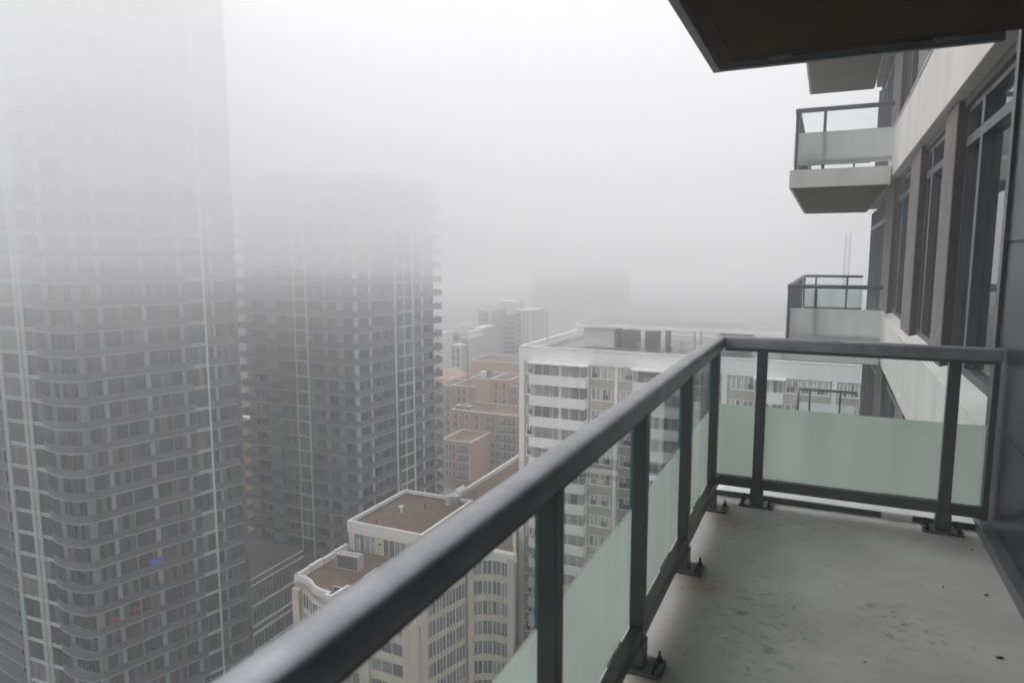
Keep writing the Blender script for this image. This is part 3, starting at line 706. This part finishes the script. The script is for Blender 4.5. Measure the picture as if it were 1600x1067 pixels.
# rooftop gear standing on the beige block
def condenser(x, y, z, w_, d, h, label, ang=0, fans=2):
    t = thing('air_conditioner', label, 'air conditioner', 'air conditioning units on the roofs')
    t.location = (x, y, z); t.rotation_euler = (0, 0, ang)
    f = MB(); e = 0.12
    f.box(-w_ / 2, w_ / 2, -d / 2 + 0.1, d / 2, 0.12, h)
    for a in (-w_ / 2, w_ / 2 - e): f.box(a, a + e, -d / 2, -d / 2 + 0.1, 0.0, h)
    f.box(-w_ / 2 + e, w_ / 2 - e, -d / 2, -d / 2 + 0.1, h - e, h); f.box(-w_ / 2 + e, w_ / 2 - e, -d / 2, -d / 2 + 0.1, 0.1, 0.1 + e)
    f.box(-w_ / 2, -w_ / 2 + e, d / 2 - e, d / 2, 0, 0.12); f.box(w_ / 2 - e, w_ / 2, d / 2 - e, d / 2, 0, 0.12)
    f.build('casing', M['hvacw'], t)
    gr = MB(); gr.box(-w_ / 2 + e, w_ / 2 - e, -d / 2 + 0.05, -d / 2 + 0.099, 0.1 + e, h - e)
    for i in range(9):
        zz = 0.25 + (h - 0.45) * i / 8; gr.box(-w_ / 2 + e, w_ / 2 - e, -d / 2 + 0.03, -d / 2 + 0.05, zz, zz + 0.02)
    gr.build('grille', M['hvac'], t)
    for i in range(fans):
        cx = -w_ / 2 + w_ * (i + 0.5) / fans
        MB().cyl((cx, 0.05, h), (cx, 0.05, h + 0.12), min(d, w_ / fans) * 0.36, n=18).build('fan_shroud', M['hvacw'], t)
    return t
condenser(-57.0, 71.7, -40.3, 3.5, 1.3, 2.1, 'long pale air conditioner with dark grille on the lower brown roof', R(4), 4)
condenser(-45.4, 100.5, -36.85, 2.4, 1.6, 1.6, 'boxy roof unit on the far wing by its long white parapet', 0, 3)
sk = MB(); sk.box(-53.4, -50.2, 69.6, 72.6, -40.3, -39.9)
for i in range(6): sk.box(-53.3, -50.3, 69.7 + i * 0.5, 69.8 + i * 0.5, -39.89, -39.8)
tag(sk.build('skylight', M['white']), 'low white ribbed skylight on the lower brown roof beside the air conditioner', 'skylight')
vt = thing('roof_exhaust', 'cluster of silver ducts with a white hood at the corner of the upper brown roof', 'exhaust duct')
MB().box(-52.4, -50.6, 89.6, 91.3, -36.3, -35.2).cyl((-51.5, 88.9, -36.3), (-51.5, 88.9, -34.9), 0.5).build('duct', M['hvacw'], vt, 0)
MB().cyl((-50.8, 90.4, -35.2), (-50.8, 90.4, -34.7), 0.7, 0.55).cyl((-50.8, 90.4, -34.7), (-49.9, 91.4, -34.2), 0.55, 0.6).build('hood', M['white'], vt)
for i, (px, py, h, lab) in enumerate([(627, 800, 0.9, 'white capped vent pipe in the middle of the upper brown roof'), (588, 819, 0.7, 'dark pipe near the left edge of the upper brown roof'),
                                (664, 795, 0.8, 'thin dark pipe on the right half of the upper brown roof'), (645, 780, 0.5, 'small grey vent at the back of the upper brown roof')]):
    r = ray(px, py); q = EYE + r * ((-36.45 - EYE.z) / r.z)
    t = thing('vent_pipe', lab, 'vent pipe', 'vent pipes on the brown roof')
    mm = 'white' if i == 0 else 'hvac'
    MB().cyl((q.x, q.y, -36.46), (q.x, q.y, -36.45 + h), 0.09 if i else 0.2, n=10).build('pipe', M[mm], t)
    MB().cyl((q.x, q.y, -36.45 + h), (q.x, q.y, -36.33 + h), 0.16 if i else 0.42, 0.1 if i else 0.3, n=12).build('cap', M[mm], t)

# ---- WHITE BLOCK
wb = thing('white_block', 'long white apartment block behind the handrail with cream brick bays and stacked balconies', 'building')
WX0, WX1, WY, WR = -37.9, 9.0, 85.0, -11.5
MB().box(WX0 + 0.25, WX1 - 0.25, WY + 0.25, 108.5, GZ, WR).build('wall', M['w_brick'], wb)
MB().box(WX0 + 0.6, WX1 - 0.6, WY + 0.6, 108.1, WR, WR + 0.12).build('roof', M['roofgrey'], wb)
pp = MB(); pp.box(WX0, WX1, WY, WY + 0.5, -12.45, -10.5); pp.box(WX0, WX0 + 0.5, WY + 0.5, 108.8, -12.45, -10.5)
pp.box(WX0 + 0.5, WX1, 108.3, 108.8, -12.45, -10.5); pp.box(WX1 - 0.5, WX1, WY + 0.5, 108.3, -12.45, -10.5)
pp.build('parapet', M['w_wall'], wb)
lp = MB(); lp.box(WX0 + 1.3, WX1 - 1.3, WY + 1.5, WY + 1.75, WR + 0.12, WR + 0.62); lp.box(WX0 + 1.3, WX0 + 1.55, WY + 1.75, 107.5, WR + 0.12, WR + 0.62); lp.build('roof_kerb', M['white'], wb)
cp = MB(); cp.box(WX0 - 0.08, WX1, WY - 0.08, WY + 0.55, -10.5, -10.42); cp.box(WX0 - 0.08, WX0 + 0.55, WY + 0.55, 108.85, -10.5, -10.42); cp.build('coping', M['white'], wb)
WP = ((WX0, WY + 0.25), (WX1, WY + 0.25))
HW = 2.86
piers = [(X(811, 85) + 37.9, X(819, 85) + 37.9), (X(959.5, 85) + 37.9, X(965, 85) + 37.9), (X(1128, 85) + 37.9, X(1136, 85) + 37.9), (X(1300, 85) + 37.9, X(1308, 85) + 37.9)]
for u0, u1 in piers: pier(wb, *WP, max(u0, 0.02), u1, 0.22, GZ, -12.46, 'w_wall')
wins = []; low_w = []
rows = [-12.55 - HW * i for i in range(16)]
U = lambda px: X(px, 85) + 37.9
bays = [(821, 833, 1), (922, 957, 2), (967, 990, 1), (1078, 1126, 2), (1140, 1180, 2), (1226, 1298, 3), (1310, 1345, 2)]
balc = [(832, 919), (992, 1075), (1182, 1225)]
for zi, zt in enumerate(rows):
    if zt < GZ + 3: continue
    zw = zt - 1.55
    fb = MB()
    for a, b, n in bays:
        ua, ub = U(a), U(b); wd = (ub - ua) / n
        for i in range(n):
            x0 = ua + i * wd + 0.15; x1 = ua + (i + 1) * wd - 0.15
            seg_win(*WP, x0, x1, 0.08, zw, zt - 0.06, 2, wins, 0.12)
            if random.random() < 0.75:
                m = MB(); q = x0 + (0.0 if random.random() < 0.4 else (x1 - x0) * 0.35)
                m.obox(*WP, q + 0.12, min(q + (x1 - x0) * 0.32, x1 - .1), 0.13, 0.16, zw + 0.1, zw + 0.7); m.obox(*WP, q + (x1 - x0) * 0.36, min(q + (x1 - x0) * 0.62, x1 - .05), 0.13, 0.16, zw + 0.1, zw + 0.7)
                s = on_screen((WX0 + q, WY, zw)); low_w.append((1.0 / s[2] if s and s[1] < 1067 else -1, m))
        fb.obox(*WP, ua, ub, 0.0, 0.14, zw - 0.16, zw)
    fb.build('sill', M['w_wall'], wb)
    for a, b in balc:
        ua, ub = U(a), U(b)
        if zi > 0 or True:
            o = MB().obox(*WP, ua, ub, 0.0, 1.5, zw - 1.25, zw - 1.05).build('balcony', M['w_wall'], wb)
            q = MB(); q.obox(*WP, ua, ub, 1.38, 1.5, zw - 1.05, zw + 0.12); q.obox(*WP, ua, ua + 0.12, 0.0, 1.38, zw - 1.05, zw + 0.12); q.obox(*WP, ub - 0.12, ub, 0.0, 1.38, zw - 1.05, zw + 0.12)
            q.build('parapet', M['w_wall'], o)
        n = 3 if ub - ua > 5 else 2; wd = (ub - ua) / n
        for i in range(n): seg_win(*WP, ua + i * wd + 0.25, ua + (i + 1) * wd - 0.1, 0.08, zw - 1.0, zt - 0.05, 2, wins, 0.08)
        pier(wb, *WP, (ua + ub) / 2 - 0.1, (ua + ub) / 2 + 0.35, 0.5, zw - 1.05, zt, 'w_wall')
        if zi == 0: MB().obox(*WP, ua - 0.3, ub + 0.2, 0.0, 1.7, zt + 0.0, zt + 0.18).build('canopy', M['w_wall'], wb)
flush_windows(low_w, wb, [M['w_open']], 'sash', 90)
flush_windows(wins, wb, [M['w_win'], M['w_wall']])
aw = MB(); ua, ub = U(1001), U(1040)
aw.hexa([(WX0 + ua, WY + 0.2, -12.6), (WX0 + ub, WY + 0.2, -12.6), (WX0 + ub, WY + 0.24, -12.6), (WX0 + ua, WY + 0.24, -12.6),
         (WX0 + ua, WY - 1.1, -13.3), (WX0 + ub, WY - 1.1, -13.3), (WX0 + ub, WY - 1.06, -13.3), (WX0 + ua, WY - 1.06, -13.3)])
aw.build('awning', paint('brown_awning', (0.16, 0.12, 0.10), 0.9), wb)
# penthouse, roof canopy and machinery on the white block
MB().box(-32.2, -27.6, 95.6, 101.5, WR, -8.35).build('penthouse', M['penth'], wb)
o = MB().box(-32.7, 2.0, 93.2, 101.6, -8.3, -7.82).build('canopy', M['w_wall'], wb)
MB().box(-32.4, 1.7, 93.5, 101.3, -7.82, -7.78).build('membrane', M['roofgrey'], o)
for x in (-16.0, -15.2, -4): MB().box(x, x + 0.22, 93.6, 93.9, WR, -8.31).build('canopy_post', M['hvacw'], wb)
pn_ = MB()
for x in (-27.2, -20.2): pn_.box(x, x + 0.25, 95.5, 98.2, WR, -8.31)
pn_.build('canopy_fin', M['hvac'], wb)
for x, y, w_, lab in ((-25.4, 97.0, 2.3, 'dark roof chiller next to the white penthouse'), (-22.3, 97.0, 1.9, 'dark roof chiller between two fins under the roof canopy'),
                      (-11.0, 97.5, 4.4, 'wide dark roof chiller behind the handrail corner')):
    t = thing('roof_chiller', lab, 'chiller', 'dark chillers on the white block roof')
    MB().box(x - w_ / 2, x + w_ / 2, y - 0.9, y + 0.9, WR + 0.25, WR + 2.6).build('casing', M['hvac'], t, 0.05)
    q = MB()
    for dx in (-w_ / 2 + 0.1, w_ / 2 - 0.3): q.box(x + dx, x + dx + 0.2, y - 0.8, y + 0.8, WR + 0.12, WR + 0.25)
    q.build('foot', M['hvacw'], t)
    q = MB()
    for i in range(7): q.box(x - w_ / 2 + 0.15, x + w_ / 2 - 0.15, y - 0.96, y - 0.905, WR + 0.5 + i * 0.28, WR + 0.6 + i * 0.28)
    q.build('louvre', M['bolt'], t)
for i, (x, y, h, lab) in enumerate(((-23.8, 94.6, 1.0, 'left one of the small white roof vents in front of the chillers'), (-19.4, 96.0, 0.9, 'white roof vent right of the dark chillers'),
                                    (-18.1, 96.4, 1.3, 'thin tall roof vent between the chillers and the canopy posts'))):
    t = thing('roof_vent', lab, 'roof vent', 'small vents on the white block roof')
    MB().cyl((x, y, WR + 0.11), (x, y, WR + h), 0.12, n=10).build('pipe', M['hvacw'], t)
    MB().cyl((x, y, WR + h), (x, y, WR + h + 0.15), 0.26, 0.1, n=12).build('cap', M['white'], t)
an = thing('roof_antenna', 'thin pole antenna at the left edge of the white block roof', 'antenna')
axx = X(855, 95, 520)
MB().cyl((axx, 95, WR + 0.1), (axx, 95, -6.6), 0.06, 0.03, 8).build('mast', M['hvac'], an)
MB().box(axx - 0.15, axx + 0.15, 94.85, 95.15, WR + 0.1, WR + 0.35).build('base', M['hvac'], an)

# ---- BROWN BRICK BLOCK
bb = thing('brown_brick_block', 'orange-brown brick apartment block with stepped roofs between the second tower and the white block', 'building')
def blk(px0, px1, pyt, y, dy, mat, parent, name='wall', ztop=None):
    x0, x1 = X(px0, y, pyt), X(px1, y, pyt); z = Z(pyt, y, (px0 + px1) / 2)
    MB().box(x0, x1, y, y + dy, GZ, z).build(name, M[mat], parent)
    return x0, x1, z
wins = []
def brickwork(px0, px1, pyt, y, dy, mat, bayslist, h=2.85, top=True, balc_=()):
    x0, x1, z = blk(px0, px1, pyt, y, dy, mat, bb)
    if top:
        MB().box(x0 + 0.35, x1 - 0.35, y + 0.35, y + dy - 0.3, z, z + 0.06).build('roof', M['brownroof'], bb); parapet(bb, x0 - 0.2, x1 + 0.2, y - 0.2, y + dy, z, z + 0.4, 0.5, 'farlight')
    P, Q = (x0, y), (x1, y); L = x1 - x0; zz = z - 2.6
    while zz > -68:
        for a, b, n in bayslist: seg_win(P, Q, a * L, b * L, 0.12, zz, zz + 1.7, n, wins, 0.18)
        for a, b in balc_:
            o = MB().obox(P, Q, a * L, b * L, 0, 1.3, zz - 0.55, zz - 0.35).build('balcony', M['farlight'], bb)
            MB().obox(P, Q, a * L, b * L, 1.2, 1.3, zz - 0.35, zz + 0.55).build('parapet', M['hvac'], o)
        zz -= h
brickwork(690, 734, 690, 184, 14, 'brick', ((0.12, 0.5, 3), (0.62, 0.98, 3)), balc_=((0.6, 1.0),))
brickwork(706, 813, 646, 198, 14, 'brick', ((0.02, 0.1, 1), (0.20, 0.27, 1), (0.34, 0.41, 1), (0.50, 0.72, 3), (0.76, 0.94, 3)), balc_=((0.74, 0.96),))
brickwork(737, 766, 592, 212, 14, 'tan', ())
brickwork(766, 794, 594, 212.5, 14, 'brick', ((0.2, 0.45, 1), (0.65, 0.9, 1)))
brickwork(794, 815, 604, 214, 14, 'brick', ((0.2, 0.7, 2),))
brickwork(705, 738, 604, 210, 14, 'brick', ((0.25, 0.75, 2),))
brickwork(680, 706, 603, 214, 14, 'brick', ((0.1, 0.4, 1), (0.6, 0.9, 1)))
brickwork(734, 815, 566, 228, 16, 'tan', ((0.3, 0.34, 1),))
flush_windows(wins, bb, [M['farwin'], M['farlight']])
zq = Z(592, 212, 750)
t = thing('roof_tank', 'small white plant box on the tan roof of the brown brick block', 'roof unit')
MB().box(X(749, 214, 585), X(759, 214, 585), 214, 217, zq + 0.35, zq + 2.2).build('casing', M['white'], t, 0.1)
MB().box(X(759.5, 214, 585), X(764, 214, 585), 214.5, 217, zq + 0.35, zq + 2.9).build('stack', M['hvac'], t, 0.1)
zq = Z(646, 198, 730)
for i, px in enumerate((712, 728)):
    t = thing('roof_chimney', ('left' if i == 0 else 'right') + ' small dark vent box on the lower brick roof terrace', 'chimney', 'vent boxes on the brick terrace')
    MB().box(X(px, 200, 640), X(px + 5, 200, 640), 200, 202, zq + 0.3, zq + 1.8).build('box', M['hvac'], t)
    MB().box(X(px - .5, 200, 640), X(px + 5.5, 200, 640), 199.8, 202.2, zq + 1.8, zq + 2.0).build('cap', M['farlight'], t)

# ---- FAR TOWERS, half lost in the fog
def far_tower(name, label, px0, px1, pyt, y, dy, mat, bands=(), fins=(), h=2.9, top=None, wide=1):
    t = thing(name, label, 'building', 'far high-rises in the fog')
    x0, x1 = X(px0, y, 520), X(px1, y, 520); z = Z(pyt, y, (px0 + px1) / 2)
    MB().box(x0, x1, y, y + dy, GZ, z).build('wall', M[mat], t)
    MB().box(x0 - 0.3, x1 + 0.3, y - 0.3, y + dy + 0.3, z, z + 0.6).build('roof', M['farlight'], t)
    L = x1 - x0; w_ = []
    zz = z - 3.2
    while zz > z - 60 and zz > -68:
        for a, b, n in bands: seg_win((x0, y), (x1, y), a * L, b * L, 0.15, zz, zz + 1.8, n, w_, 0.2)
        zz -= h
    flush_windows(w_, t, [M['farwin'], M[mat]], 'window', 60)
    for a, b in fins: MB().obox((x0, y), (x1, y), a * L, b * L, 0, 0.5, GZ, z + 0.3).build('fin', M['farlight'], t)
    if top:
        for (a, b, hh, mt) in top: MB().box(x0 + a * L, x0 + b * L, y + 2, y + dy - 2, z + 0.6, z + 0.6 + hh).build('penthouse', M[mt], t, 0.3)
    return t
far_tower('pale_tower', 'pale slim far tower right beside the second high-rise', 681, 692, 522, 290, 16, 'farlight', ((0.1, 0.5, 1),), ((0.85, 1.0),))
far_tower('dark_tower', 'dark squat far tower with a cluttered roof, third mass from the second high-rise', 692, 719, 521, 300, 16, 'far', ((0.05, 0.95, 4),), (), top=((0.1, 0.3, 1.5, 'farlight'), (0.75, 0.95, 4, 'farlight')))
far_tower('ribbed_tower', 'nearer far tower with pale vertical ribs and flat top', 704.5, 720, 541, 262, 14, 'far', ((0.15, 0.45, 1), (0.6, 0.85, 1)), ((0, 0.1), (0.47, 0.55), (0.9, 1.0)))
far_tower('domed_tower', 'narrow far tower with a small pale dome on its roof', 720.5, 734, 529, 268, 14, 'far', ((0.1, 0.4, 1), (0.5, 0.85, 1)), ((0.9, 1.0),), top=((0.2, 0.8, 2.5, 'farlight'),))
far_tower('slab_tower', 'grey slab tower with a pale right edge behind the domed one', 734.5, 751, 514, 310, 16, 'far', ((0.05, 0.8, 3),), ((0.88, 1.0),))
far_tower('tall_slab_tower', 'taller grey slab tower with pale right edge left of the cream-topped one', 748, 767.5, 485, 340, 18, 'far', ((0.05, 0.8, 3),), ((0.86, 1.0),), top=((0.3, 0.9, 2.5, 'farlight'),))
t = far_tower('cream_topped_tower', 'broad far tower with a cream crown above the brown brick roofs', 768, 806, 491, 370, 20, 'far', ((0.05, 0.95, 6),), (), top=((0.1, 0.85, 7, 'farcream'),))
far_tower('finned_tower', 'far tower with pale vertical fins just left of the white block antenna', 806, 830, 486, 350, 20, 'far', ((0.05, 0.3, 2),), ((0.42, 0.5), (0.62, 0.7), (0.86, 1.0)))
far_tower('broad_tower', 'broad far tower almost dissolved in fog behind the white block roof', 833, 972, 320, 560, 24, 'farlight', ((0.02, 0.98, 12),), ())  # pale wall colour chosen to add to the fog's fading
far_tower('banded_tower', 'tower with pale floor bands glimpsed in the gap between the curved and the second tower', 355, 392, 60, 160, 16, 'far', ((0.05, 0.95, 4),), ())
far_tower('red_brick_tower', 'reddish brick building low in the gap between the two grey towers', 368, 398, 655, 136, 14, 'brick', ((0.5, 0.95, 2),), ())
t = thing('pink_low_block', 'low pinkish block with a hipped roof below the pale far tower', 'building')
x0, x1 = X(680, 240, 590), X(706, 240, 590); z = Z(592, 240, 693)
MB().box(x0, x1, 240, 254, GZ, z).build('wall', M['tan'], t)
q = MB(); q.hexa([(x0 - .4, 239.6, z), (x1 + .4, 239.6, z), (x1 + .4, 254, z), (x0 - .4, 254, z), (x0 + 3, 243, z + 3), (x1 - 3, 243, z + 3), (x1 - 3, 251, z + 3), (x0 + 3, 251, z + 3)])
q.build('roof', paint('pink_roof', (0.40, 0.27, 0.23), 0.9), t)
# lattice mast rising behind the neighbour's balcony
lm = thing('lattice_mast', 'faint tall lattice radio mast in the fog above the neighbouring balcony', 'mast')
mx, my, mz0, mz1 = X(1322, 90, 430), 96.0, WR, Z(362, 96, 1324)
mx = X(1322, my, 430); q = MB(); s = 0.28
for sx, sy in ((-s, -s), (s, -s), (s, s), (-s, s)): q.cyl((mx + sx, my + sy, mz0), (mx + sx, my + sy, mz1), 0.05, n=6)
q.build('leg', M['hvac'], lm)
q = MB(); z = mz0 + 0.3; i = 0
while z < mz1 - 0.6:
    for (a, b) in (((-s, -s), (s, -s)), ((s, -s), (s, s)), ((s, s), (-s, s)), ((-s, s), (-s, -s))):
        q.cyl((mx + a[0], my + a[1], z), (mx + b[0], my + b[1], z), 0.03, n=5)
        q.cyl((mx + a[0], my + a[1], z), (mx + b[0], my + b[1], z + 0.6), 0.02, n=5)
    z += 0.6
q.build('brace', M['hvac'], lm)

# ================================================================ HAZE AND LOW CLOUD
def vol_mat(name, dens, colr=(0.99, 0.992, 0.998), g=0.0):
    m = bpy.data.materials.new(name); m.use_nodes = True; nt = m.node_tree; nt.nodes.clear()
    o = nt.nodes.new('ShaderNodeOutputMaterial'); v = nt.nodes.new('ShaderNodeVolumePrincipled')
    v.inputs['Density'].default_value = dens; v.inputs['Color'].default_value = (*colr, 1); v.inputs['Anisotropy'].default_value = g
    nt.links.new(v.outputs[0], o.inputs['Volume']); return m
HX0, HX1, HY0, HY1 = -1600, 1300, -500, 2400
hz = MB().box(HX0, HX1, HY0, HY1, GZ - 1, 66).build('haze', vol_mat('haze_air', 0.0009))
tag(hz, 'thin grey haze filling the whole city air', None, None, 'stuff')
LAY = [(-6, -3, 0.002), (-3, -1, 0.005), (-1, 0.5, 0.009), (0.5, 2, 0.012), (2, 4, 0.014), (4, 6.5, 0.016), (6.5, 10, 0.018), (10, 16, 0.024), (16, 61, 0.028)]
for i, (a, b, d) in enumerate(LAY):
    o = MB().box(HX0 + 5, HX1 - 5, HY0 + 5, HY1 - 5, a, b - 0.01).build('low_cloud', vol_mat('cloud_air', d))
    tag(o, ['thinnest sheet of low cloud at the foot of the bank', 'second lowest thin sheet of low cloud', 'thin sheet of low cloud just under eye height', 'sheet of low cloud at eye height',
            'sheet of low cloud just above eye height', 'sheet of low cloud level with the storey above', 'thicker sheet of low cloud two storeys above', 'dense sheet of low cloud under the topmost mass', 'topmost deepest mass of low cloud'][i], None, 'low cloud', 'stuff')

# drifting denser wisps of the same cloud round the tower fronts
PUFF = [(-72, 62, 7, 26, 14, 8, 0.010), (-100, 74, 16, 34, 16, 11, 0.012), (-58, 84, 3, 20, 13, 6, 0.009), (-84, 100, 8, 30, 12, 9, 0.013), (-50, 120, 5, 34, 20, 8, 0.010), (-112, 66, 4, 18, 12, 6, 0.009), (-66, 92, 18, 26, 16, 9, 0.013)]
PL_ = ['wisp of cloud before the right side of the curved tower', 'large wisp high on the front of the curved tower', 'low wisp drifting between the two towers', 'wisp across the upper front of the second tower',
       'long wisp right of the second tower', 'small wisp at the far left edge of the curved tower', 'high wisp over the gap between the towers']
for (x, y, z, a, b, c, d), lab in zip(PUFF, PL_):
    bm = bmesh.new(); bmesh.ops.create_icosphere(bm, subdivisions=4, radius=1)
    for v in bm.verts:
        k = 1 + 0.45 * noise.noise(v.co * 1.6 + Vector((x, y, z))) + 0.18 * noise.noise(v.co * 4 + Vector((y, x, z)))
        v.co = Vector((v.co.x * a * k, v.co.y * b * k, v.co.z * c * k))
    me = bpy.data.meshes.new('cloud_wisp'); bm.to_mesh(me); bm.free()
    for p_ in me.polygons: p_.use_smooth = True
    o = bpy.data.objects.new('cloud_wisp', me); col.objects.link(o); o.location = (x, y, z)
    me.materials.append(vol_mat('wisp_air', d)); tag(o, lab, None, 'wisps of low cloud', 'stuff')
